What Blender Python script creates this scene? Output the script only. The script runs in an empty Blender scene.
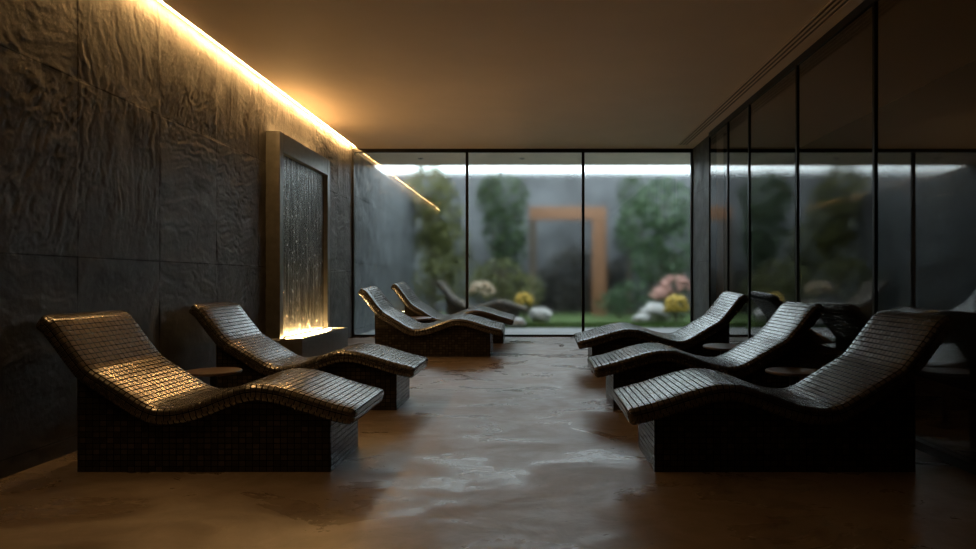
import bpy, bmesh, math, random
import numpy as np
from mathutils import Vector, Matrix

C = bpy.context.scene.collection
SC = bpy.context.scene
PI = math.pi

# ---------------------------------------------------------------- camera
cam = bpy.data.cameras.new('camera')
cam.sensor_width = 36.0
cam.lens = 36.0 * 650.0 / 976.0
cam.shift_x = -46.0 / 976.0          # architectural lens shift: verticals stay vertical
cam.shift_y = 6.5 / 976.0
cam.clip_start = 0.05
camo = bpy.data.objects.new('camera', cam)
C.objects.link(camo)
camo.location = (0, 0, 1.10)
camo.rotation_euler = (PI / 2, 0, 0)
SC.camera = camo

# ---------------------------------------------------------------- world: overcast dusk sky
w = bpy.data.worlds.new('overcast')
SC.world = w
w.use_nodes = True
bg = w.node_tree.nodes['Background']
bg.inputs['Color'].default_value = (0.80, 0.92, 1.0, 1)
bg.inputs['Strength'].default_value = 4.3
LED_COL = (1.0, 0.56, 0.20, 1)
LED_STRENGTH = 160.0
FILL_STRENGTH = 20.0  # added ceiling fill above the water wall
TRAY_STRENGTH = 250.0

SC.view_settings.view_transform = 'Standard'
SC.view_settings.look = 'None'
SC.view_settings.gamma = 1.0
SC.view_settings.exposure = 0.0
SC.view_settings.use_curve_mapping = False
SC.cycles.use_denoising = True
SC.cycles.denoising_prefilter = 'ACCURATE'

# ---------------------------------------------------------------- room numbers
XL, XR = -2.96, 2.55          # slate wall face, glass wall plane
YB = 10.60                    # garden glass
YF = -1.6                     # wall behind the viewer
HC = 3.25                     # ceiling
R0, R1H = 6.5, 0.197          # the floor rises gently from R0 to the garden glass
RSL = R1H / (YB - R0)
RANG = math.atan(RSL)
GZ = R1H                      # garden level


def floor_z(y):
    if y >= YB:
        return GZ
    if y <= R0 - 1:
        return 0.0
    return RSL * (y - R0 + 1) ** 2 / 4 if y < R0 + 1 else (y - R0) * RSL


# ---------------------------------------------------------------- helpers
def link(o, parent=None):
    C.objects.link(o)
    if parent is not None:
        o.parent = parent
    return o


def mesh_obj(name, verts, faces, mat, parent=None, uvs=None, smooth=False):
    me = bpy.data.meshes.new(name)
    me.from_pydata([tuple(v) for v in verts], [], [tuple(f) for f in faces])
    if uvs is not None:
        ul = me.uv_layers.new(name='UVMap')
        flat = [c for fu in uvs for uv in fu for c in uv]
        ul.data.foreach_set('uv', flat)
    if smooth:
        me.polygons.foreach_set('use_smooth', [True] * len(me.polygons))
    me.materials.append(mat)
    me.update()
    return link(bpy.data.objects.new(name, me), parent)


class MB:
    """collects shapes of ONE part"""
    def __init__(self):
        self.v, self.f = [], []

    def add(self, verts, faces):
        n = len(self.v)
        self.v += [tuple(p) for p in verts]
        self.f += [tuple(i + n for i in f) for f in faces]
        return self

    def box(self, x0, x1, y0, y1, z0, z1):
        vs = [(x, y, z) for z in (z0, z1) for y in (y0, y1) for x in (x0, x1)]
        return self.add(vs, [(0, 2, 3, 1), (4, 5, 7, 6), (0, 1, 5, 4), (2, 6, 7, 3), (0, 4, 6, 2), (1, 3, 7, 5)])

    def hexa(self, lo, hi):
        """lo, hi: four corners each, counter-clockwise from above"""
        return self.add(list(lo) + list(hi), [(3, 2, 1, 0), (4, 5, 6, 7)] + [(i, (i + 1) % 4, 4 + (i + 1) % 4, 4 + i) for i in range(4)])

    def lathe(self, prof, n=32, cx=0, cy=0):
        k = len(prof)
        vs = [(cx + r * math.cos(2 * PI * i / n), cy + r * math.sin(2 * PI * i / n), z) for i in range(n) for r, z in prof]
        fs = [(i * k + j, ((i + 1) % n) * k + j, ((i + 1) % n) * k + j + 1, i * k + j + 1) for i in range(n) for j in range(k - 1)]
        fs.append(tuple(i * k for i in range(n))[::-1])
        fs.append(tuple(i * k + k - 1 for i in range(n)))
        return self.add(vs, fs)

    def tube(self, pts, rad, n=8):
        pts = [Vector(p) for p in pts]
        rad = rad if isinstance(rad, (list, tuple)) else [rad] * len(pts)
        vs = []
        for i, p in enumerate(pts):
            d = (pts[min(i + 1, len(pts) - 1)] - pts[max(i - 1, 0)]).normalized()
            a = d.cross(Vector((0, 0, 1)) if abs(d.z) < .9 else Vector((1, 0, 0))).normalized()
            b = d.cross(a)
            vs += [p + rad[i] * (math.cos(2 * PI * k / n) * a + math.sin(2 * PI * k / n) * b) for k in range(n)]
        fs = [(i * n + k, i * n + (k + 1) % n, (i + 1) * n + (k + 1) % n, (i + 1) * n + k) for i in range(len(pts) - 1) for k in range(n)]
        fs.append(tuple(range(n)))
        fs.append(tuple(range((len(pts) - 1) * n, len(pts) * n))[::-1])
        return self.add(vs, fs)

    def build(self, name, mat, parent=None, smooth=False, bevel=0):
        o = mesh_obj(name, self.v, self.f, mat, parent)
        bm = bmesh.new()
        bm.from_mesh(o.data)
        bmesh.ops.recalc_face_normals(bm, faces=bm.faces)
        bm.to_mesh(o.data)
        bm.free()
        if smooth:
            o.data.polygons.foreach_set('use_smooth', [True] * len(o.data.polygons))
            o.data.set_sharp_from_angle(angle=0.7)
        if bevel:
            m = o.modifiers.new('bevel', 'BEVEL')
            m.width = bevel
            m.segments = 2
            m.limit_method = 'ANGLE'
        return o


def struct(o):
    o['kind'] = 'structure'
    return o


def tag(o, label, cat, group=None):
    o['label'] = label
    o['category'] = cat
    if group:
        o['group'] = group
    return o


def empty(name, loc=(0, 0, 0), rot=(0, 0, 0)):
    o = bpy.data.objects.new(name, None)
    o.empty_display_size = 0.1
    C.objects.link(o)
    o.location = loc
    o.rotation_euler = rot
    return o


# ---- noise for built relief
def _hash(ix, iy, seed):
    n = (ix.astype(np.int64) * 374761393 + iy.astype(np.int64) * 668265263 + seed * 1274126177) & 0xffffffff
    n = ((n ^ (n >> 13)) * 1274126177) & 0xffffffff
    n = n ^ (n >> 16)
    return (n & 0xffffff) / float(0xffffff)


def vnoise(x, y, seed=0):
    ix, iy = np.floor(x), np.floor(y)
    fx, fy = x - ix, y - iy
    fx, fy = fx * fx * (3 - 2 * fx), fy * fy * (3 - 2 * fy)
    a, b = _hash(ix, iy, seed), _hash(ix + 1, iy, seed)
    c, d = _hash(ix, iy + 1, seed), _hash(ix + 1, iy + 1, seed)
    return (a * (1 - fx) + b * fx) * (1 - fy) + (c * (1 - fx) + d * fx) * fy


def fbm(x, y, seed=0, octv=5, gain=.5):
    s, a, t = 0, 1.0, 0
    for k in range(octv):
        s = s + a * vnoise(x, y, seed + k * 17)
        t += a
        a *= gain
        x, y = x * 2.03 + 11.3, y * 2.03 + 5.7
    return s / t


# ---------------------------------------------------------------- materials
def mat(name):
    m = bpy.data.materials.new(name)
    m.use_nodes = True
    nt = m.node_tree
    b = nt.nodes['Principled BSDF']
    return m, nt, b


def N(nt, t, **kw):
    n = nt.nodes.new('ShaderNode' + t)
    for k, v in kw.items():
        setattr(n, k, v)
    return n


def math_n(nt, op, a, b=None, c=None):
    n = N(nt, 'Math', operation=op)
    for i, q in enumerate((a, b, c)):
        if q is None:
            continue
        if isinstance(q, (int, float)):
            n.inputs[i].default_value = q
        else:
            nt.links.new(q, n.inputs[i])
    return n.outputs[0]


def noise_n(nt, coord, scale, detail=4, rough=.55, dist=0.0):
    n = N(nt, 'TexNoise')
    n.inputs['Scale'].default_value = scale
    n.inputs['Detail'].default_value = detail
    n.inputs['Roughness'].default_value = rough
    n.inputs['Distortion'].default_value = dist
    nt.links.new(coord, n.inputs['Vector'])
    return n.outputs['Fac']


def ramp(nt, fac, stops):
    r = N(nt, 'ValToRGB')
    el = r.color_ramp.elements
    while len(el) < len(stops):
        el.new(0.5)
    for e, (p, c) in zip(el, stops):
        e.position = p
        e.color = (c, c, c, 1) if isinstance(c, (int, float)) else (*c, 1)
    nt.links.new(fac, r.inputs['Fac'])
    return r.outputs['Color']


def coords(nt, kind='Object', scale=None):
    tc = N(nt, 'TexCoord')
    o = tc.outputs[kind]
    if scale:
        mp = N(nt, 'Mapping')
        mp.inputs['Scale'].default_value = scale
        nt.links.new(o, mp.inputs['Vector'])
        o = mp.outputs['Vector']
    return o


def bump(nt, h, strength, dist, normal=None):
    b = N(nt, 'Bump')
    b.inputs['Strength'].default_value = strength
    b.inputs['Distance'].default_value = dist
    nt.links.new(h, b.inputs['Height'])
    if normal is not None:
        nt.links.new(normal, b.inputs['Normal'])
    return b.outputs['Normal']


def simple(name, col, rough=.6, metal=0.0, var=.25, scale=8.0, bmp=0.0, spec=.5):
    """plain procedural material: base colour with slight noise, rough variation and bump"""
    m, nt, b = mat(name)
    co = coords(nt)
    n = noise_n(nt, co, scale)
    lo = tuple(c * (1 - var) for c in col)
    hi = tuple(min(1, c * (1 + var)) for c in col)
    nt.links.new(ramp(nt, n, [(.3, lo), (.7, hi)]), b.inputs['Base Color'])
    b.inputs['Roughness'].default_value = rough
    b.inputs['Metallic'].default_value = metal
    b.inputs['Specular IOR Level'].default_value = spec
    if bmp:
        nt.links.new(bump(nt, noise_n(nt, co, scale * 5), .5, bmp), b.inputs['Normal'])
    return m


def emission(name, col, strength):
    m = bpy.data.materials.new(name)
    m.use_nodes = True
    nt = m.node_tree
    nt.nodes.clear()
    e = N(nt, 'Emission')
    e.inputs['Color'].default_value = col
    e.inputs['Strength'].default_value = strength
    o = N(nt, 'OutputMaterial')
    nt.links.new(e.outputs[0], o.inputs['Surface'])
    return m


def slate_mat(name, y0, dy, z0, dz, base):
    """riven dark slate slabs; joints every dy along the wall and dz up it"""
    m, nt, b = mat(name)
    co = coords(nt)
    sep = N(nt, 'SeparateXYZ')
    nt.links.new(co, sep.inputs[0])
    u = math_n(nt, 'DIVIDE', math_n(nt, 'SUBTRACT', sep.outputs['Y'], y0), dy)
    v = math_n(nt, 'DIVIDE', math_n(nt, 'SUBTRACT', sep.outputs['Z'], z0), dz)

    def joint(q, d):
        f = math_n(nt, 'ABSOLUTE', math_n(nt, 'SUBTRACT', math_n(nt, 'FRACT', q), .5))
        return math_n(nt, 'GREATER_THAN', f, .5 - .0035 / d)
    j = math_n(nt, 'MAXIMUM', joint(u, dy), joint(v, dz))
    cell = N(nt, 'CombineXYZ')
    nt.links.new(math_n(nt, 'FLOOR', u), cell.inputs[0])
    nt.links.new(math_n(nt, 'FLOOR', v), cell.inputs[1])
    wn = N(nt, 'TexWhiteNoise')
    nt.links.new(cell.outputs[0], wn.inputs['Vector'])
    n = noise_n(nt, co, 2.5, 6, .62, .6)
    cr = ramp(nt, n, [(.3, tuple(c * .65 for c in base)), (.5, base), (.72, tuple(c * 1.5 for c in base))])
    mul = N(nt, 'Mix', data_type='RGBA', blend_type='MULTIPLY')
    mul.inputs[0].default_value = 1
    nt.links.new(cr, mul.inputs[6])
    nt.links.new(ramp(nt, wn.outputs['Value'], [(0, .8), (1, 1.2)]), mul.inputs[7])
    mj = N(nt, 'Mix', data_type='RGBA')
    nt.links.new(j, mj.inputs[0])
    nt.links.new(mul.outputs[2], mj.inputs[6])
    mj.inputs[7].default_value = (.012, .012, .012, 1)
    nt.links.new(mj.outputs[2], b.inputs['Base Color'])
    nt.links.new(ramp(nt, noise_n(nt, co, 6, 4), [(.3, .42), (.7, .62)]), b.inputs['Roughness'])
    fine = noise_n(nt, co, 26, 6, .65)
    h = math_n(nt, 'SUBTRACT', math_n(nt, 'MULTIPLY', fine, .5), math_n(nt, 'MULTIPLY', j, 1.0))
    nt.links.new(bump(nt, h, .75, .009), b.inputs['Normal'])
    return m


def mosaic_mat(name, pitch_u, pitch_v, ior=2.0, k=1.0, stagger=False):
    """small glazed dark mosaic tiles; every tile sits at its own slight tilt"""
    m, nt, b = mat(name)
    uv = coords(nt, 'UV')
    sep = N(nt, 'SeparateXYZ')
    nt.links.new(uv, sep.inputs[0])
    v = math_n(nt, 'DIVIDE', sep.outputs['Y'], pitch_v)
    row = math_n(nt, 'FLOOR', v)
    u = math_n(nt, 'DIVIDE', sep.outputs['X'], pitch_u)
    if stagger:
        u = math_n(nt, 'ADD', u, math_n(nt, 'MULTIPLY', math_n(nt, 'MODULO', row, 2.0), .5))

    def edge(q, p):      # 1 in the tile, 0 in the joint
        f = math_n(nt, 'ABSOLUTE', math_n(nt, 'SUBTRACT', math_n(nt, 'FRACT', q), .5))
        mr = N(nt, 'MapRange')
        nt.links.new(f, mr.inputs['Value'])
        mr.inputs['From Min'].default_value = .5 - .0020 / p
        mr.inputs['From Max'].default_value = .5 - .0040 / p
        return mr.outputs[0]
    t = math_n(nt, 'MINIMUM', edge(u, pitch_u), edge(v, pitch_v))
    cell = N(nt, 'CombineXYZ')
    nt.links.new(math_n(nt, 'FLOOR', u), cell.inputs[0])
    nt.links.new(row, cell.inputs[1])
    wn = N(nt, 'TexWhiteNoise')
    nt.links.new(cell.outputs[0], wn.inputs['Vector'])
    col = ramp(nt, wn.outputs['Value'], [(0, (.010 * k, .0085 * k, .007 * k)), (.6, (.016 * k, .0135 * k, .011 * k)), (1, (.026 * k, .021 * k, .017 * k))])
    mx = N(nt, 'Mix', data_type='RGBA')
    nt.links.new(t, mx.inputs[0])
    mx.inputs[6].default_value = (.0035, .003, .0025, 1)
    nt.links.new(col, mx.inputs[7])
    nt.links.new(mx.outputs[2], b.inputs['Base Color'])
    rr = math_n(nt, 'ADD', math_n(nt, 'MULTIPLY', wn.outputs['Value'], .05), .21)
    rg = N(nt, 'Mix', data_type='FLOAT')
    nt.links.new(t, rg.inputs[0])
    rg.inputs[2].default_value = .85
    nt.links.new(rr, rg.inputs[3])
    nt.links.new(rg.outputs[0], b.inputs['Roughness'])
    b.inputs['IOR'].default_value = ior
    nt.links.new(math_n(nt, 'MULTIPLY', t, .5), b.inputs['Specular IOR Level'])
    # tilt of each tile
    geo = N(nt, 'NewGeometry')
    sub = N(nt, 'VectorMath', operation='SUBTRACT')
    nt.links.new(wn.outputs['Color'], sub.inputs[0])
    sub.inputs[1].default_value = (.5, .5, .5)
    scl = N(nt, 'VectorMath', operation='SCALE')
    nt.links.new(sub.outputs[0], scl.inputs[0])
    scl.inputs['Scale'].default_value = .035
    ad = N(nt, 'VectorMath', operation='ADD')
    nt.links.new(geo.outputs['Normal'], ad.inputs[0])
    nt.links.new(scl.outputs[0], ad.inputs[1])
    nm = N(nt, 'VectorMath', operation='NORMALIZE')
    nt.links.new(ad.outputs[0], nm.inputs[0])
    nt.links.new(bump(nt, t, .7, .0012, nm.outputs[0]), b.inputs['Normal'])
    return m


def glass_mat(name, rough, tint, ior=1.45):
    """pane: crisp reflection, transmission blurred by `rough` (steamed-up glass)"""
    m = bpy.data.materials.new(name)
    m.use_nodes = True
    nt = m.node_tree
    nt.nodes.clear()
    fr = N(nt, 'Fresnel')
    fr.inputs['IOR'].default_value = ior
    rf = N(nt, 'BsdfRefraction')
    rf.inputs['Color'].default_value = (*tint, 1)
    rf.inputs['IOR'].default_value = ior
    rf.inputs['Roughness'].default_value = rough
    rf.distribution = 'BECKMANN'
    gl = N(nt, 'BsdfGlossy')
    gl.inputs['Color'].default_value = (1, 1, 1, 1)
    gl.inputs['Roughness'].default_value = 0.0
    mx = N(nt, 'MixShader')
    nt.links.new(fr.outputs[0], mx.inputs[0])
    nt.links.new(rf.outputs[0], mx.inputs[1])
    nt.links.new(gl.outputs[0], mx.inputs[2])
    o = N(nt, 'OutputMaterial')
    nt.links.new(mx.outputs[0], o.inputs['Surface'])
    return m


def floor_mat():
    m, nt, b = mat('polished_stone_floor')
    co = coords(nt)
    big = noise_n(nt, co, .9, 5, .6, .4)
    mid = noise_n(nt, co, 4.5, 8, .68, 1.2)
    col = ramp(nt, math_n(nt, 'ADD', math_n(nt, 'MULTIPLY', big, .5), math_n(nt, 'MULTIPLY', mid, .5)),
               [(.36, (.088, .062, .044)), (.5, (.136, .106, .082)), (.64, (.195, .157, .127))])
    spk = noise_n(nt, co, 23, 3, .5)
    pits = ramp(nt, spk, [(.24, .25), (.29, 1.0)])
    mul = N(nt, 'Mix', data_type='RGBA', blend_type='MULTIPLY')
    mul.inputs[0].default_value = 1
    nt.links.new(col, mul.inputs[6])
    nt.links.new(pits, mul.inputs[7])
    nt.links.new(mul.outputs[2], b.inputs['Base Color'])
    pol = noise_n(nt, coords(nt, 'Object', (.8, 1.3, 1)), 1.7, 7, .66, .8)
    nt.links.new(ramp(nt, pol, [(.40, .24), (.60, .46)]), b.inputs['Roughness'])
    b.inputs['IOR'].default_value = 1.6
    h = math_n(nt, 'ADD', math_n(nt, 'MULTIPLY', mid, 1.0), math_n(nt, 'MULTIPLY', big, 2.0))
    nt.links.new(bump(nt, h, .3, .009), b.inputs['Normal'])
    return m


def foliage_mat(name, c0, c1):
    m, nt, b = mat(name)
    oi = N(nt, 'NewGeometry')
    nt.links.new(ramp(nt, oi.outputs['Random Per Island'], [(0, c0), (1, c1)]), b.inputs['Base Color'])
    b.inputs['Roughness'].default_value = .5
    b.inputs['Transmission Weight'].default_value = 0.0
    return m


def water_mat():
    """sheet of water running down dark metal: vertical runs and beads"""
    m, nt, b = mat('running_water')
    co = coords(nt, 'Object', (1, 11, .9))
    co2 = coords(nt, 'Object', (1, .55, .5))
    runs = noise_n(nt, co, 2.0, 6, .65)
    beads = N(nt, 'TexVoronoi')
    beads.inputs['Scale'].default_value = 30
    nt.links.new(co2, beads.inputs['Vector'])
    bd = ramp(nt, beads.outputs['Distance'], [(.10, 1.0), (.34, 0.0)])
    keep = ramp(nt, noise_n(nt, co2, 16, 3), [(.50, 0.0), (.58, 1.0)])
    bk = math_n(nt, 'MULTIPLY', bd, keep)
    h = math_n(nt, 'ADD', runs, math_n(nt, 'MULTIPLY', bk, .6))
    mx = N(nt, 'Mix', data_type='RGBA')
    nt.links.new(bk, mx.inputs[0])
    nt.links.new(ramp(nt, runs, [(.36, (.10, .105, .105)), (.52, (.26, .265, .26)), (.66, (.62, .63, .62))]), mx.inputs[6])
    mx.inputs[7].default_value = (.85, .86, .86, 1)  # pale bead colour: highlights on the drops painted into the base colour
    nt.links.new(mx.outputs[2], b.inputs['Base Color'])
    b.inputs['Metallic'].default_value = .75
    b.inputs['Roughness'].default_value = .22
    nt.links.new(bump(nt, h, .8, .03), b.inputs['Normal'])
    return m


M = {}
M['slate'] = slate_mat('riven_slate', 4.22, .925, .10, 1.155, (.080, .079, .078))
M['garden_slate'] = slate_mat('garden_slate', 10.8, .9, .3, 1.1, (.075, .083, .090))
M['floor'] = floor_mat()
M['ceiling'] = simple('ceiling_plaster', (.84, .68, .54), .62, var=.03, scale=2)
M['soffit'] = simple('soffit_plaster', (.86, .72, .60), .8, var=.06, scale=3)
M['front'] = simple('dark_plaster', (.07, .062, .055), .8, var=.1)
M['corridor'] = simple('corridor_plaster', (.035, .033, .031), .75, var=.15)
M['jamb'] = simple('jamb_plaster', (.74, .60, .48), .7, var=.06)
M['frame'] = simple('black_bronze_frame', (.012, .011, .010), .35, .5, var=.2)
M['steel'] = simple('brushed_steel', (.22, .215, .20), .36, .9, var=.12, scale=14)
M['dark_steel'] = simple('dark_steel', (.05, .048, .045), .4, .8, var=.1)
M['mosaic'] = mosaic_mat('bronze_mosaic', .044, .034, 2.25, 1.9, False)
M['mosaic_base'] = mosaic_mat('dark_base_mosaic', .040, .033, 1.42, 1.8)
M['mosaic_grey'] = mosaic_mat('pale_grey_mosaic', .044, .034, 1.6, 9.0)
M['wood'] = simple('dark_walnut', (.075, .045, .027), .42, var=.35, scale=18)
M['glass_garden'] = glass_mat('steamed_glass', .145, (.97, .99, .98))
M['glass_side'] = glass_mat('smoked_glass', .0, (.82, .80, .77), 1.55)
M['water'] = water_mat()
M['led'] = emission('cove_led_glow', LED_COL, LED_STRENGTH)
M['ceiling_fill'] = emission('ceiling_fill_glow', LED_COL, FILL_STRENGTH)
M['tray_led'] = emission('tray_led_glow', (1.0, .62, .24, 1), TRAY_STRENGTH)
M['paving'] = simple('terrace_paving', (.19, .195, .20), .6, var=.12, scale=5, bmp=.002)
M['lawn'] = simple('lawn_soil', (.055, .095, .020), .9, var=.35, scale=9, bmp=.02)
M['grass'] = foliage_mat('grass_blades', (.05, .10, .018), (.10, .17, .032))
M['bark'] = simple('bark', (.09, .068, .05), .9, var=.4, scale=20, bmp=.01)
M['timber'] = simple('orange_cedar', (.20, .092, .042), .55, var=.25, scale=10)
M['rock_grey'] = simple('grey_boulder', (.12, .12, .12), .85, var=.35, scale=6, bmp=.02)
M['rock_white'] = simple('pale_boulder', (.36, .35, .34), .8, var=.2, scale=6, bmp=.02)
M['gwall'] = simple('garden_wall_render', (.10, .105, .112), .85, var=.35, scale=1.4, bmp=.01)
M['slot'] = simple('vent_black', (.015, .014, .013), .6, .2)
M['vent'] = simple('vent_shadow_gap', (.16, .13, .105), .6)
M['switch'] = simple('pale_plastic', (.6, .55, .48), .4, var=.03)

# ---------------------------------------------------------------- room shell
# floor: level, then a gentle rise to the garden glass
fl = MB()
ys = [YF] + [R0 - 1 + .1 * k for k in range(21)] + [YB]
fx0, fx1 = XL - .35, XR + 2.0
ny_ = len(ys)
fl.add([(x, y, floor_z(y)) for y in ys[:-1] for x in (fx0, fx1)] + [(x, YB, R1H) for x in (fx0, fx1)]
       + [(x, y, -.3) for y in ys for x in (fx0, fx1)],
       [f for k in range(ny_ - 1) for f in ((2 * k, 2 * k + 1, 2 * k + 3, 2 * k + 2),
                                            (2 * (ny_ + k), 2 * (ny_ + k) + 2, 2 * (ny_ + k) + 3, 2 * (ny_ + k) + 1),
                                            (2 * k, 2 * k + 2, 2 * (ny_ + k) + 2, 2 * (ny_ + k)),
                                            (2 * k + 1, 2 * (ny_ + k) + 1, 2 * (ny_ + k) + 3, 2 * k + 3))]
       + [(0, 2 * ny_, 2 * ny_ + 1, 1), (2 * ny_ - 2, 2 * ny_ - 1, 4 * ny_ - 1, 4 * ny_ - 2)])
struct(fl.build('floor', M['floor'], smooth=True))

GAP = .10
OV = 12.12                                  # roof overhang edge in the garden
struct(MB().box(XL + GAP, XR + 2.0, YF, YB, HC, HC + .10).build('ceiling', M['ceiling']))
struct(MB().box(XL - .35, XR + 2.0, YF, YB + .0, HC + .42, HC + .60).build('ceiling_roof', M['front']))
struct(MB().box(XL - .35, XR + 2.0, YB + .001, OV, HC + .0, HC + .60).build('ceiling_soffit', M['soffit']))
struct(MB().box(XL - .35, XR + 2.0, YF - .2, YF, -.3, HC + .60).build('wall_front', M['front']))


def slate_wall(name, y0, y1, z0, z1, face_x, step, mat_, py, pdy, pz, pdz, amp, thick, seed):
    ny, nz = int((y1 - y0) / step) + 1, int((z1 - z0) / step) + 1
    Y, Z = np.meshgrid(np.linspace(y0, y1, ny), np.linspace(z0, z1, nz), indexing='ij')
    iu, iv = np.floor((Y - py) / pdy), np.floor((Z - pz) / pdz)
    ang = (_hash(iu, iv, 5 + seed) - .5) * 2.2 + .6
    ox, oy = _hash(iu, iv, 9) * 40, _hash(iu, iv, 13) * 40
    ca, sa = np.cos(ang), np.sin(ang)
    px = (ca * Y + sa * Z)
    pz_ = (-sa * Y + ca * Z)
    wx = fbm(px * 2.2 + ox, pz_ * 2.2 + oy, seed + 3, 4) - .5
    n1 = fbm(px * 1.6 + ox + wx * 1.6, pz_ * 4.2 + oy + wx * 1.4, seed + 1, 6, .56)
    k = 9.0
    q = n1 * k
    fq = q - np.floor(q)
    terr = (np.floor(q) + np.clip((fq - .80) / .20, 0, 1)) / k
    n2 = fbm(px * 8 + ox + wx * 7, pz_ * 30 + oy + wx * 9, seed + 7, 3, .6)
    rid = 1 - np.abs(2 * n2 - 1)
    strong = np.clip((fbm(px * 1.3 + oy, pz_ * 1.3 + ox, seed + 19, 3) - .40) * 5, .15, 1)
    h = amp * (.95 * (terr - .5) + .15 * (n1 - .5) + .62 * strong * (rid - .7)) + (_hash(iu, iv, 21) - .5) * .003
    X = face_x + h - amp * .15
    V = np.stack([X, Y, Z], -1).reshape(-1, 3)
    idx = np.arange(ny * nz).reshape(ny, nz)
    F = np.stack([idx[:-1, :-1], idx[1:, :-1], idx[1:, 1:], idx[:-1, 1:]], -1).reshape(-1, 4)
    # the body of the wall behind the riven face
    n = len(V)
    back = [(face_x - thick, a, b) for a, b in ((y0, z0), (y1, z0), (y1, z1), (y0, z1))]
    V = V.tolist() + back
    F = F.tolist()
    b0, b1, b2, b3 = n, n + 1, n + 2, n + 3
    F.append([b3, b2, b1, b0])
    F.append([b0, b1] + idx[::-1, 0].tolist())
    F.append([b2, b3] + idx[:, -1].tolist())
    F.append([b3, b0] + idx[0, :].tolist())
    F.append([b1, b2] + idx[-1, ::-1].tolist())
    return struct(mesh_obj(name, V, F, mat_, smooth=True))


slate_wall('wall_left', YF, YB, -.05, HC + .42, XL, .0115, M['slate'], 4.22, .925, .10, 1.155, .015, .3, 2)
slate_wall('wall_left_garden', YB + .10, 16.2, -.05, HC - .001, XL, .05, M['garden_slate'], 10.8, .9, .3, 1.1, .035, .3, 31)
# short slate pier where the side glass ends
struct(MB().box(XR + .03, XR + .30, 9.44, YB, floor_z(9.44) - .05, HC + .02).build('wall_right', M['garden_slate']))
# dark space behind the side glass
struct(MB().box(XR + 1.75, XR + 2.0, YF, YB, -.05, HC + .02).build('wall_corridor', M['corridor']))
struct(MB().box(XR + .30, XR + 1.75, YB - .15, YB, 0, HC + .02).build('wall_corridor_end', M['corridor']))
struct(MB().box(XR + .11, XR + .205, 9.425, 9.44, .14, HC + .01).build('trim_1', M['jamb']))

# ---------------------------------------------------------------- garden glass: three fixed panes
TF, BF = .055, .05            # frame faces
gx = [XL + .0, -1.09, .80, XR + .04]
gy0, gy1 = YB - .035, YB + .035
for i in range(3):
    x0, x1 = gx[i], gx[i + 1]
    f = MB()
    l = .022 if i else .03
    r = .022 if i < 2 else .035
    zb, zt = GZ - .02, HC
    f.box(x0, x0 + l, gy0, gy1, zb, zt).box(x1 - r, x1, gy0, gy1, zb, zt)
    f.box(x0 + l, x1 - r, gy0, gy1, zt - TF, zt).box(x0 + l, x1 - r, gy0, gy1, zb, zb + BF)
    o = struct(f.build('window_%d' % (i + 1), M['frame']))
    MB().box(x0 + l, x1 - r, YB - .006, YB + .006, zb + BF, zt - TF).build('glass_pane', M['glass_garden'], o)

# ---------------------------------------------------------------- side glass: dark panes between slim posts
posts = [-1.6, .6, 2.0, 3.42, 4.85, 6.28, 7.68, 8.52, 9.42]
for i in range(len(posts) - 1):
    y0, y1 = posts[i], posts[i + 1]
    f = MB()
    fw = .016
    zt = HC
    f.box(XR - .018, XR + .018, y0, y0 + fw, floor_z(y0) - .02, zt).box(XR - .018, XR + .018, y1 - fw, y1, floor_z(y1) - .02, zt)
    f.box(XR - .018, XR + .018, y0 + fw, y1 - fw, zt - .07, zt)
    za, zb_ = floor_z(y0), floor_z(y1)
    f.hexa([(XR - .05, y0 + fw, za - .02), (XR + .04, y0 + fw, za - .02), (XR + .04, y1 - fw, zb_ - .02), (XR - .05, y1 - fw, zb_ - .02)],
           [(XR - .05, y0 + fw, za + .055), (XR + .04, y0 + fw, za + .055), (XR + .04, y1 - fw, zb_ + .055), (XR - .05, y1 - fw, zb_ + .055)])
    o = struct(f.build('window_%d' % (i + 4), M['frame']))
    g = MB()
    g.hexa([(XR - .006, y0 + fw, za + .05), (XR + .006, y0 + fw, za + .05), (XR + .006, y1 - fw, zb_ + .05), (XR - .006, y1 - fw, zb_ + .05)],
           [(XR - .006, y0 + fw, zt - .07), (XR + .006, y0 + fw, zt - .07), (XR + .006, y1 - fw, zt - .07), (XR - .006, y1 - fw, zt - .07)])
    g.build('glass_pane', M['glass_side'], o)

# ---------------------------------------------------------------- cove light along the slate wall
cv = empty('cove_light', (XL + .052, 1.2, HC + .022))
tag(cv, 'long warm glowing strip light along the top of the slate wall', 'light')
CL = YB - .06 - 1.2
MB().box(-.012, .026, 0, CL, .021, .030).build('channel', M['dark_steel'], cv)
d = MB()
nseg = 12
for s in range(nseg):
    a, b_ = CL * s / nseg, CL * (s + 1) / nseg
    d.box(-.008, .008, a, b_, .005, .021)
d.build('diffuser', M['led'], cv)

# ceiling slot diffuser beside the side glass
sv = empty('ceiling_slot_vent', (2.345, 1.0, HC))
tag(sv, 'long linear slot vent in the ceiling beside the dark side glass', 'vent')
VL = YB - .35 - 1.0
MB().box(-.075, .075, 0, VL, -.004, .0).build('backing', M['vent'], sv)
for k, x in enumerate((-.072, -.026, .020, .066)):
    MB().box(x - .004, x + .010, 0, VL, -.012, -.004).build('slat', M['ceiling'], sv)

# unlit downlights in the soffit
for k, (x, lab) in enumerate(((-1.99, 'small round unlit downlight in the soffit near the slate wall'),
                              (-.21, 'small round unlit downlight in the soffit above the middle garden pane'))):
    dl = empty('downlight', (x, 11.40, HC))
    tag(dl, lab, 'light', 'soffit downlights')
    MB().lathe([(.0, -.006), (.045, -.006), (.05, 0.0)], 20).build('trim_ring', M['steel'], dl)
    MB().lathe([(.0, -.010), (.022, -.010), (.026, -.006)], 16).build('lens', M['slot'], dl)


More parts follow.
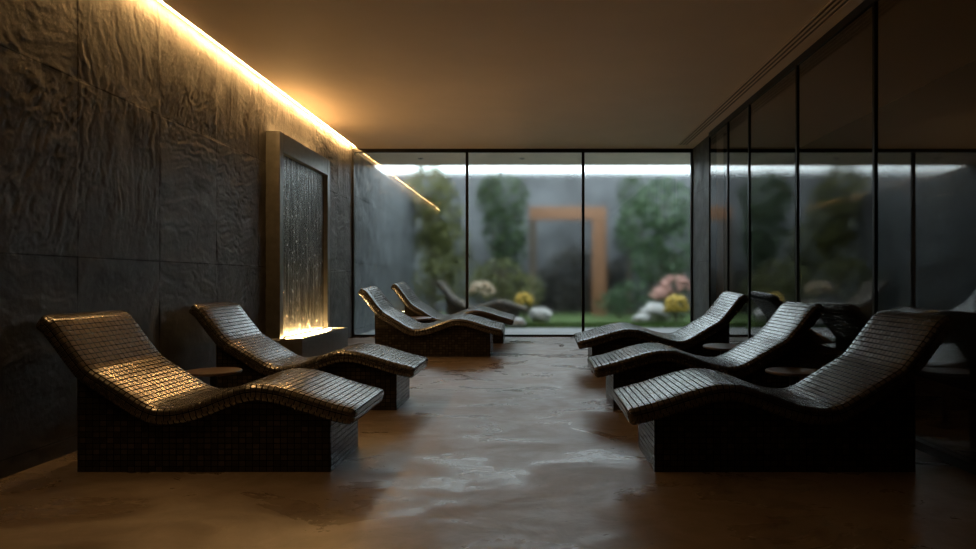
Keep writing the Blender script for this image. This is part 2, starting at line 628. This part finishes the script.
# ---------------------------------------------------------------- tiled loungers
def catmull(pts, n):
    P = [Vector(p) for p in pts]
    P = [2 * P[0] - P[1]] + P + [2 * P[-1] - P[-2]]
    out = []
    for i in range(1, len(P) - 2):
        for k in range(n):
            t = k / n
            a, b, c, d_ = P[i - 1], P[i], P[i + 1], P[i + 2]
            out.append(.5 * ((2 * b) + (c - a) * t + (2 * a - 5 * b + 4 * c - d_) * t * t + (3 * b - a - 3 * c + d_) * t ** 3))
    out.append(P[-2])
    return out


# side profile of the lying surface: x from head (-) to foot (+), height
PROF = [(-.840, .890), (-.814, .870), (-.7631, .803), (-.700, .716), (-.645, .644), (-.620, .614), (-.602, .598), (-.580, .583), (-.520, .545), (-.425, .484), (-.325, .420), (-.270, .393), (-.215, .380), (-.12, .386),
        (0, .418), (.1449, .474), (.256, .508), (.3478, .514), (.4637, .496), (.5989, .455), (.7342, .412), (.8501, .382)]
THICK, PW, BW = .098, .735, .577


def lounger_meshes():
    top = catmull([(x, z) for x, z in PROF], 5)
    n = len(top)
    nor = []
    for i in range(n):
        d_ = (top[min(i + 1, n - 1)] - top[max(i - 1, 0)]).normalized()
        nor.append(Vector((-d_.y, d_.x)))
    bot = [top[i] - nor[i] * THICK for i in range(n)]
    rad = THICK / 2
    mid = [top[i] - nor[i] * rad for i in range(n)]

    def ring(ins):
        """closed outline inset by ins: top head->foot, round foot, bottom foot->head, round head"""
        r = rad - ins
        pts = [mid[i] + nor[i] * r for i in range(n)]
        dF = Vector((nor[-1].y, -nor[-1].x))
        ex = .55
        for k in range(1, 8):
            a = PI / 2 - PI * k / 8
            pts.append(mid[-1] + nor[-1] * (r * math.copysign(abs(math.sin(a)) ** ex, math.sin(a)) if abs(math.sin(a)) > 1e-6 else 0) + dF * (r * abs(math.cos(a)) ** ex))
        pts += [mid[i] - nor[i] * r for i in range(n - 1, -1, -1)]
        dH = Vector((-nor[0].y, nor[0].x))
        for k in range(1, 8):
            a = -PI / 2 + PI * k / 8
            pts.append(mid[0] + nor[0] * (r * math.copysign(abs(math.sin(a)) ** ex, math.sin(a)) if abs(math.sin(a)) > 1e-6 else 0) + dH * (r * abs(math.cos(a)) ** ex))
        return pts
    br = .030
    st = []                       # (inset, lateral y, u)
    for k in range(6):
        a = PI / 2 * k / 5
        st.append((br * (1 - math.sin(a)), -PW / 2 + br * (1 - math.cos(a)), -PW / 2 + br - br * (PI / 2 - a) * 1.0))
    lat = [(0.0, -PW / 2 + br + (PW - 2 * br) * k / 6) for k in range(1, 6)]
    st += [(a, y, y) for a, y in lat]
    st += [(a, -y, -u) for a, y, u in st[:6][::-1]]
    base_ring = ring(0)
    v = [0.0]
    for i in range(1, len(base_ring)):
        v.append(v[-1] + (base_ring[i] - base_ring[i - 1]).length)
    vend = v[-1] + (base_ring[0] - base_ring[-1]).length
    m = len(base_ring)
    V, F, U = [], [], []
    for ins, y, u in st:
        V += [(p.x, y, p.y) for p in ring(ins)]
    for s in range(len(st) - 1):
        for i in range(m):
            j = (i + 1) % m
            F.append((s * m + i, s * m + j, (s + 1) * m + j, (s + 1) * m + i))
            va, vb = v[i], (v[j] if j else vend)
            ua, ub = st[s][2], st[s + 1][2]
            U.append(((ua, va), (ua, vb), (ub, vb), (ub, va)))
    # flat cheeks
    for s, flip in ((0, False), (len(st) - 1, True)):
        o = s * m
        pairs = [(i, n + 7 + (n - 1 - i)) for i in range(n)]
        for a in range(n - 1):
            q = [pairs[a][0], pairs[a][1], pairs[a + 1][1], pairs[a + 1][0]]
            if flip:
                q = q[::-1]
            F.append(tuple(o + k for k in q))
            U.append(tuple((.03 * (1 if k >= n else 0) + .3, v[k] if k < n else v[pairs[a][0] if k == pairs[a][1] else pairs[a + 1][0]]) for k in q))
        foot = list(range(n - 1, n + 8))
        head = list(range(m - 8, m)) + [0]
        for cap in (foot, head):
            cap = cap[::-1] if not flip else cap
            F.append(tuple(o + k for k in cap))
            U.append(tuple((V[o + k][0], V[o + k][2]) for k in cap))
    # base: plinth whose top follows the underside
    xs = [-.73 + 1.46 * k / 40 for k in range(41)]
    bx = [p.x for p in bot]
    bz = [p.y for p in bot]
    zt = np.interp(xs, bx, bz) + .012
    bV, bF, bU = [], [], []
    for y in (-BW / 2, BW / 2):
        bV += [(x, y, 0) for x in xs] + [(x, y, float(z)) for x, z in zip(xs, zt)]
    k = 41
    for i in range(k - 1):
        for side, o in ((0, 0), (1, 2 * k)):
            q = [o + i, o + i + 1, o + k + i + 1, o + k + i]
            if side:
                q = q[::-1]
            bF.append(tuple(q))
            bU.append(tuple((bV[a][0], bV[a][2]) for a in q))
        for q in ((k + i, k + i + 1, 3 * k + i + 1, 3 * k + i), (i + 1, i, 2 * k + i, 2 * k + i + 1)):
            bF.append(q)
            bU.append(tuple((bV[a][0], bV[a][1]) for a in q))
    for i, flip in ((0, False), (k - 1, True)):
        q = [i, k + i, 3 * k + i, 2 * k + i]
        if flip:
            q = q[::-1]
        bF.append(tuple(q))
        bU.append(tuple((bV[a][1], bV[a][2]) for a in q))
    return (V, F, U), (bV, bF, bU)


(tv, tf, tu), (bv, bf, bu) = lounger_meshes()
# x of base centre, depth of the base's near face, facing (0 = foot to the right), stretch along its length, label
loungers = [
    (-1.900, 3.743, 0, 1.00, 'brown mosaic tiled lounger in the left foreground beside the slate wall'),
    (-1.935, 5.526, 0, 1.05, 'brown mosaic tiled lounger beside the water wall, second from the front on the left'),
    (-1.335, 8.570, 0, 1.04, 'dark mosaic lounger in front of the left garden pane, nearer of the far pair'),
    (-1.200, 9.780, 0, 1.01, 'dark mosaic lounger right against the garden glass, mostly hidden by the lounger before it'),
    (-1.030, 12.98, 0, 1.00, 'grey lounger out in the garden behind the steamed glass'),
    (1.445, 3.743, 1, 1.03, 'dark mosaic tiled lounger in the right foreground beside the smoked glass'),
    (1.465, 5.540, 1, 1.08, 'silvery lit mosaic lounger between the two small tables on the right'),
    (1.445, 7.450, 1, 1.07, 'dark mosaic lounger nearest the garden on the right side'),
]
src = None
for x, yn, flip, sx, lab in loungers:
    yc = yn + BW / 2
    tilt = RANG if R0 < yc < YB else 0.0
    rot = (-tilt, 0, PI) if flip else (tilt, 0, 0)
    loc = (x, yc, floor_z(yc))
    if src is None:
        root = empty('tiled_lounger', loc, rot)
        t_ = mesh_obj('contoured_top', tv, tf, M['mosaic'], root, tu, smooth=True)
        t_.data.set_sharp_from_angle(angle=1.0)
        b_ = mesh_obj('base', bv, bf, M['mosaic_base'], root, bu)
        src = (root, t_, b_)
    else:
        root = src[0].copy()
        C.objects.link(root)
        root.location, root.rotation_euler = loc, rot
        for ch in src[1:]:
            c = ch.copy()
            C.objects.link(c)
            c.parent = root
    root.scale = (sx, 1, 1)
    if yc > YB:                       # the garden lounger is of a paler grey tile
        for ch in root.children:
            ch.material_slots[0].link = 'OBJECT'
            ch.material_slots[0].material = M['mosaic_grey']
    tag(root, lab, 'lounger', 'mosaic tiled loungers')

# ---------------------------------------------------------------- small round tables between the loungers
tables = [(-2.43, 4.93, 'small round wooden side table between the two front left loungers'),
          (-1.69, 9.49, 'small round side table between the far pair of loungers on the left'),
          (1.965, 4.93, 'small round side table behind the right foreground lounger'),
          (1.93, 6.66, 'small round side table between the two rear right loungers')]
src = None
for x, y, lab in tables:
    loc = (x, y, floor_z(y))
    if src is None:
        root = empty('side_table', loc)
        a = MB().lathe([(.0, .400), (.185, .400), (.197, .404), (.20, .411), (.20, .417), (.196, .422), (.0, .422)], 48).build('table_top', M['wood'], root, smooth=True)
        b = MB().lathe([(.0, .012), (.030, .012), (.026, .04), (.026, .38), (.06, .400), (.0, .400)], 24).build('pedestal', M['dark_steel'], root, smooth=True)
        c = MB().lathe([(.0, 0), (.13, 0), (.135, .004), (.13, .012), (.0, .014)], 36).build('foot_plate', M['dark_steel'], root, smooth=True)
        src = (root, a, b, c)
    else:
        root = src[0].copy()
        C.objects.link(root)
        root.location = loc
        for ch in src[1:]:
            c = ch.copy()
            C.objects.link(c)
            c.parent = root
    if y > R0:
        root.rotation_euler = (RANG, 0, 0)
    tag(root, lab, 'table', 'small round side tables')

# ---------------------------------------------------------------- water wall
WX = XL - .02
wf = empty('water_feature', (WX, 8.0, floor_z(7.3)))
tag(wf, 'steel framed water wall with water running down over a lit tray', 'water feature')
z0 = floor_z(7.3)


def wbox(mb, x0, x1, y0, y1, za, zb):
    return mb.box(x0 - WX, x1 - WX, y0 - 8.0, y1 - 8.0, za - z0, zb - z0)


fy0, fy1, fx = 7.18, 8.94, -2.806
f = MB()
wbox(f, WX, fx, fy0, fy0 + .10, .46, 2.76)
wbox(f, WX, fx, fy1 - .10, fy1, .46, 2.76)
wbox(f, WX, fx, fy0 + .10, fy1 - .10, 2.54, 2.76)
f.build('frame', M['steel'], wf, bevel=.004)
wbox(MB(), WX + .03, fx - .055, fy0 + .10, fy1 - .10, .46, 2.54).build('water_sheet', M['water'], wf)
tray = MB()
ya, yb = fy0, fy1
za, zb = floor_z(ya) - .004, floor_z(yb) - .004
tx = -2.56
tray.hexa([(WX - WX, ya - 8, za - z0), (tx - WX, ya - 8, za - z0), (tx - WX, yb - 8, zb - z0), (WX - WX, yb - 8, zb - z0)],
          [(WX - WX, ya - 8, .44 - z0), (tx - WX, ya - 8, .44 - z0), (tx - WX, yb - 8, .44 - z0), (WX - WX, yb - 8, .44 - z0)])
tr = tray.build('basin', M['steel'], wf, bevel=.004)
rim = MB()
wbox(rim, fx, tx, ya, ya + .02, .44, .462)
wbox(rim, fx, tx, yb - .02, yb, .44, .462)
wbox(rim, tx - .02, tx, ya + .02, yb - .02, .44, .462)
rim.build('basin_rim', M['steel'], wf)
wbox(MB(), fx, tx - .02, ya + .02, yb - .02, .44, .452).build('basin_water', M['water'], wf)
wbox(MB(), WX + .06, fx - .03, fy0 + .06, fy1 - .06, 2.76, 2.768).build('added_ceiling_fill', M['ceiling_fill'], wf)  # added emitter, hidden from view, that brightens the ceiling above the frame
wbox(MB(), fx + .030, fx + .040, fy0 + .08, fy1 - .08, .452, .458).build('light_strip', M['tray_led'], wf)

# ---------------------------------------------------------------- garden
random.seed(7)
struct(MB().box(-8, 8, YB + .04, 12.55, GZ - .25, GZ - .005).build('ground_terrace', M['paving']))
struct(MB().box(-12, 12, 12.55, 22, GZ - .25, GZ).build('ground_lawn', M['lawn']))
struct(MB().box(-12, 12, 18.4, 18.7, GZ - .1, 4.18).build('wall_garden_back', M['gwall']))
struct(MB().box(5.2, 5.5, YB + .1, 18.4, GZ - .1, 3.6).build('wall_garden_right', M['gwall']))

gb = MB()
rg = random.Random(3)
for k in range(6000):
    x, y = rg.uniform(-.7, 3.2), 12.6 + 1.2 * rg.random()
    h, a = rg.uniform(.03, .07), rg.uniform(0, 2 * PI)
    dx, dy = .010 * math.cos(a), .010 * math.sin(a)
    lx, ly = rg.uniform(-.03, .03), rg.uniform(-.03, .03)
    gb.add([(x - dx, y - dy, GZ), (x + dx, y + dy, GZ), (x + lx, y + ly, GZ + h)], [(0, 1, 2)])
go = mesh_obj('grass', gb.v, gb.f, M['grass'])
tag(go, 'strip of short green grass beyond the garden glass', 'grass')
go['kind'] = 'stuff'


def leaves(mb, rng, centre, radii, count, size, drop=0):
    cx, cy, cz = centre
    for _ in range(count):
        while True:
            p = Vector((rng.uniform(-1, 1), rng.uniform(-1, 1), rng.uniform(-1, 1)))
            if .15 < p.length < 1:
                break
        p = p * (p.length ** -.45)
        q = Vector((cx + p.x * radii[0], cy + p.y * radii[1], cz + p.z * radii[2]))
        if q.z < GZ + .02:
            continue
        d = (p * .6 + Vector((rng.uniform(-1, 1), rng.uniform(-1, 1), rng.uniform(-.7, .7) - drop))).normalized()
        a = d.cross(Vector((rng.uniform(-1, 1), rng.uniform(-1, 1), rng.uniform(-1, 1)))).normalized()
        s = size * rng.uniform(.6, 1.3)
        nrm = d.cross(a)
        mb.add([q, q + d * s * .5 + a * s * .24 + nrm * s * .06, q + d * s, q + d * s * .5 - a * s * .24 + nrm * s * .06], [(0, 1, 2, 3)])


def px(x, y, depth):
    """point at this depth seen at this place of the photograph"""
    return Vector(((x - 534) * depth / 650, depth, 1.10 - (y - 281) * depth / 650))


def plant(name, label, cat, group, blobs, fol, size, seed, trunk=True, density=520, flowers=None):
    """blobs: (px x, px y, depth, px rx, px ry)"""
    rng = random.Random(seed)
    cs = [(px(x, y, d), rx * d / 650, ry * d / 650) for x, y, d, rx, ry in blobs]
    bx_ = sum(c[0].x for c in cs) / len(cs)
    by_ = sum(c[0].y for c in cs) / len(cs)
    root = empty(name, (bx_, by_, GZ))
    tag(root, label, cat, group)
    off = Vector((bx_, by_, GZ))
    f_ = MB()
    for c, rx, rz in cs:
        leaves(f_, rng, c, (rx, rx * .8, rz), int(density * (rx * rz) / .25) + 60, size)
    f_.v = [tuple(Vector(p) - off) for p in f_.v]
    mesh_obj('foliage', f_.v, f_.f, fol, root)
    t_ = MB()
    if trunk:
        for c, rx, rz in cs:
            e = c - off
            t_.tube([(e.x * .1, e.y * .1, -.02), (e.x * .45, e.y * .4, e.z * .35), (e.x, e.y, e.z)], [.05, .035, .012], 7)
    else:
        for c, rx, rz in cs:
            e = c - off
            for k in range(3):
                t_.tube([(0, 0, -.03), (e.x * .7 + rng.uniform(-.05, .05), e.y, max(.02, e.z * .4)), (e.x + rng.uniform(-.15, .15), e.y, max(.08, e.z))], [.014, .010, .006], 5)
    t_.build('trunk' if trunk else 'stems', M['bark'], root, smooth=True)
    if flowers:
        col, cnt, fs = flowers
        g = MB()
        for _ in range(cnt):
            c, rx, rz = rng.choice(cs)
            a, e = rng.uniform(0, 2 * PI), rng.uniform(-.3, 1.2)
            q = c - off + Vector((rx * math.cos(a) * math.cos(e), -abs(rx * .85 * math.sin(a) * math.cos(e)), rz * math.sin(e)))
            if q.z < .03:
                continue
            r = fs * rng.uniform(.7, 1.2)
            ico = bmesh.new()
            bmesh.ops.create_icosphere(ico, subdivisions=1, radius=r)
            g.add([(p.co.x + q.x, p.co.y + q.y, p.co.z * .8 + q.z) for p in ico.verts], [tuple(p.index for p in fc.verts) for fc in ico.faces])
            ico.free()
        mesh_obj('flowers', g.v, g.f, col, root, smooth=True)
    return root


FG = [foliage_mat('dark_leaves', (.008, .028, .007), (.045, .085, .022)),
      foliage_mat('olive_leaves', (.032, .044, .007), (.135, .140, .030)),
      foliage_mat('green_leaves', (.012, .042, .012), (.065, .125, .042)),
      foliage_mat('pale_leaves', (.06, .08, .05), (.14, .16, .10))]
FL = {'yellow': simple('yellow_petals', (.45, .30, .035), .6, var=.2),
      'pink': simple('pink_petals', (.42, .22, .18), .6, var=.2),
      'cream': simple('cream_petals', (.36, .28, .19), .6, var=.2)}
plant('garden_tree', 'olive green leafy tree behind the left garden pane', 'tree', 'trees against the garden wall',
      [(428, 192, 16.3, 24, 26), (442, 215, 16.3, 20, 34), (434, 248, 16.3, 18, 26), (428, 222, 16.3, 18, 24)], FG[1], .13, 1)
plant('garden_tree', 'dark green tree just right of the first dark mullion', 'tree', 'trees against the garden wall',
      [(503, 200, 16.5, 25, 26), (504, 230, 16.5, 21, 30), (510, 248, 16.5, 16, 20), (490, 190, 16.5, 11, 16)], FG[0], .13, 2)
plant('garden_tree', 'tall green tree behind the right garden pane', 'tree', 'trees against the garden wall',
      [(664, 205, 15.8, 28, 26), (640, 225, 16.4, 22, 28), (676, 245, 15.8, 20, 30), (650, 262, 16.0, 18, 20)], FG[2], .13, 3)
plant('garden_tree', 'small dark tree between the timber frame and the tall right tree', 'tree', 'trees against the garden wall',
      [(632, 195, 17.4, 14, 20), (628, 235, 17.4, 12, 20)], FG[0], .12, 4)
plant('garden_shrub', 'rounded olive shrub beside the slate garden wall', 'shrub', None,
      [(436, 282, 14.8, 22, 20), (426, 296, 14.8, 12, 14), (448, 268, 14.8, 18, 14)], FG[1], .10, 5, trunk=False)
plant('garden_shrub', 'bushy green shrub behind the yellow flowers', 'shrub', None,
      [(500, 276, 15.4, 26, 16), (520, 292, 15.2, 24, 18), (484, 286, 15.2, 16, 14)], FG[1], .10, 6, trunk=False)
plant('garden_shrub', 'low dark green shrub left of the pale boulders under the right tree', 'shrub', None,
      [(633, 296, 15.6, 24, 14), (612, 304, 15.4, 16, 10)], FG[2], .10, 7, trunk=False)
plant('garden_shrub', 'tall olive shrub filling the corner beneath the left tree', 'shrub', None,
      [(450, 246, 17.4, 20, 24), (464, 276, 17.4, 16, 24), (440, 262, 17.4, 16, 24)], FG[1], .11, 15, trunk=False)
plant('garden_shrub', 'dark bushy shrub under the tall right tree', 'shrub', None,
      [(662, 268, 17.4, 20, 16), (682, 272, 17.4, 12, 20)], FG[3], .11, 16, trunk=False)
plant('flowering_shrub', 'low shrub with cream and yellow blooms left of the bushy shrub', 'flowering shrub', None,
      [(481, 292, 14.3, 12, 9)], FG[1], .08, 8, trunk=False, flowers=(FL['cream'], 40, .07))
plant('flowering_shrub', 'small yellow flowering shrub behind the foot of the garden lounger', 'flowering shrub', None,
      [(524, 302, 14.4, 8, 8)], FG[1], .08, 9, trunk=False, flowers=(FL['yellow'], 26, .06))
plant('flowering_shrub', 'bright yellow flowering shrub at the right edge of the lawn', 'flowering shrub', None,
      [(676, 307, 13.6, 11, 11)], FG[1], .08, 10, trunk=False, flowers=(FL['yellow'], 60, .06))
plant('flowering_shrub', 'pink flowering shrub above the yellow one at right', 'flowering shrub', None,
      [(676, 287, 14.8, 14, 10), (662, 296, 14.8, 10, 8)], FG[3], .08, 11, trunk=False, flowers=(FL['pink'], 90, .07))


def boulder(label, x, y, depth, rx, rz, m, seed):
    c = px(x, y, depth)
    s = depth / 650
    bm = bmesh.new()
    bmesh.ops.create_icosphere(bm, subdivisions=4, radius=1)
    for v in bm.verts:
        p = v.co
        k = .75 + .5 * float(fbm(np.array([p.x * 1.5 + seed * 3.1 + p.z]), np.array([p.y * 1.5 + seed * 1.7 - p.z]), seed, 4)[0])
        v.co = Vector((p.x * k * rx * s, p.y * k * rx * s * .8, p.z * k * rz * s))
    zm = min(v.co.z for v in bm.verts)
    me = bpy.data.meshes.new('boulder')
    bm.to_mesh(me)
    bm.free()
    me.polygons.foreach_set('use_smooth', [True] * len(me.polygons))
    me.materials.append(m)
    o = link(bpy.data.objects.new('boulder', me))
    o.location = (c.x, c.y, GZ - zm * .9)
    tag(o, label, 'boulder')


boulder('pale rounded boulder at the edge of the lawn, left of centre', 516, 318, 12.75, 10, 5, M['rock_white'], 2)
boulder('taller pale boulder beside the lawn, next to the first pale one', 541, 313, 13.9, 11, 8, M['rock_white'], 3)
boulder('large pale boulder left of the bright yellow shrub', 655, 311, 14.2, 15, 10, M['rock_white'], 4)
boulder('small pale boulder in front of the large pale one at right', 640, 317, 13.8, 8, 5, M['rock_white'], 5)

hd = empty('garden_hedge', (.4, 17.9, GZ))
tag(hd, 'dark clipped hedge standing inside and behind the timber frame', 'hedge')
rg = random.Random(21)
hm = MB()
for _ in range(5200):
    q = Vector((rg.uniform(-1.7, 2.2), rg.uniform(-.3, .3), 0))
    q.z = rg.uniform(0, 1.45 + .5 * math.sin(q.x * 2.1) * math.cos(q.x * .9))
    e = Vector((rg.uniform(-1, 1), rg.uniform(-1, 1), rg.uniform(-.6, 1))).normalized()
    a = e.cross(Vector((rg.uniform(-1, 1), rg.uniform(-1, 1), rg.uniform(-1, 1)))).normalized()
    l_ = rg.uniform(.07, .14)
    hm.add([q, q + e * l_ * .5 + a * l_ * .28, q + e * l_, q + e * l_ * .5 - a * l_ * .28], [(0, 1, 2, 3)])
mesh_obj('foliage', hm.v, hm.f, foliage_mat('brown_hedge_leaves', (.018, .017, .012), (.055, .048, .034)), hd)
hs = MB()
for k in range(9):
    hs.tube([(-1.6 + k * .5, 0, -.02), (-1.55 + k * .5, .05, .5), (-1.6 + k * .5, 0, 1.0)], [.02, .015, .006], 6)
hs.build('stems', M['bark'], hd)

# cedar portal frame against the garden wall
tfm = empty('timber_frame', (.9, 17.2, GZ))
tag(tfm, 'orange cedar post and beam frame standing in the garden', 'garden frame')
s = 17.2 / 650
xa, xb = (529 - 534) * s - .9, (606 - 534) * s - .9
zt_ = 1.10 + (281 - 207) * s - GZ
MB().box(xa, xb, -.10, .10, zt_ - .34, zt_).build('beam', M['timber'], tfm, bevel=.01)
MB().box(xb - .36, xb, -.099, .099, -.02, zt_ - .34).build('post', M['timber'], tfm, bevel=.01)
MB().box(xa, xa + .20, -.099, .099, -.02, zt_ - .34).build('post', M['bark'], tfm, bevel=.01)
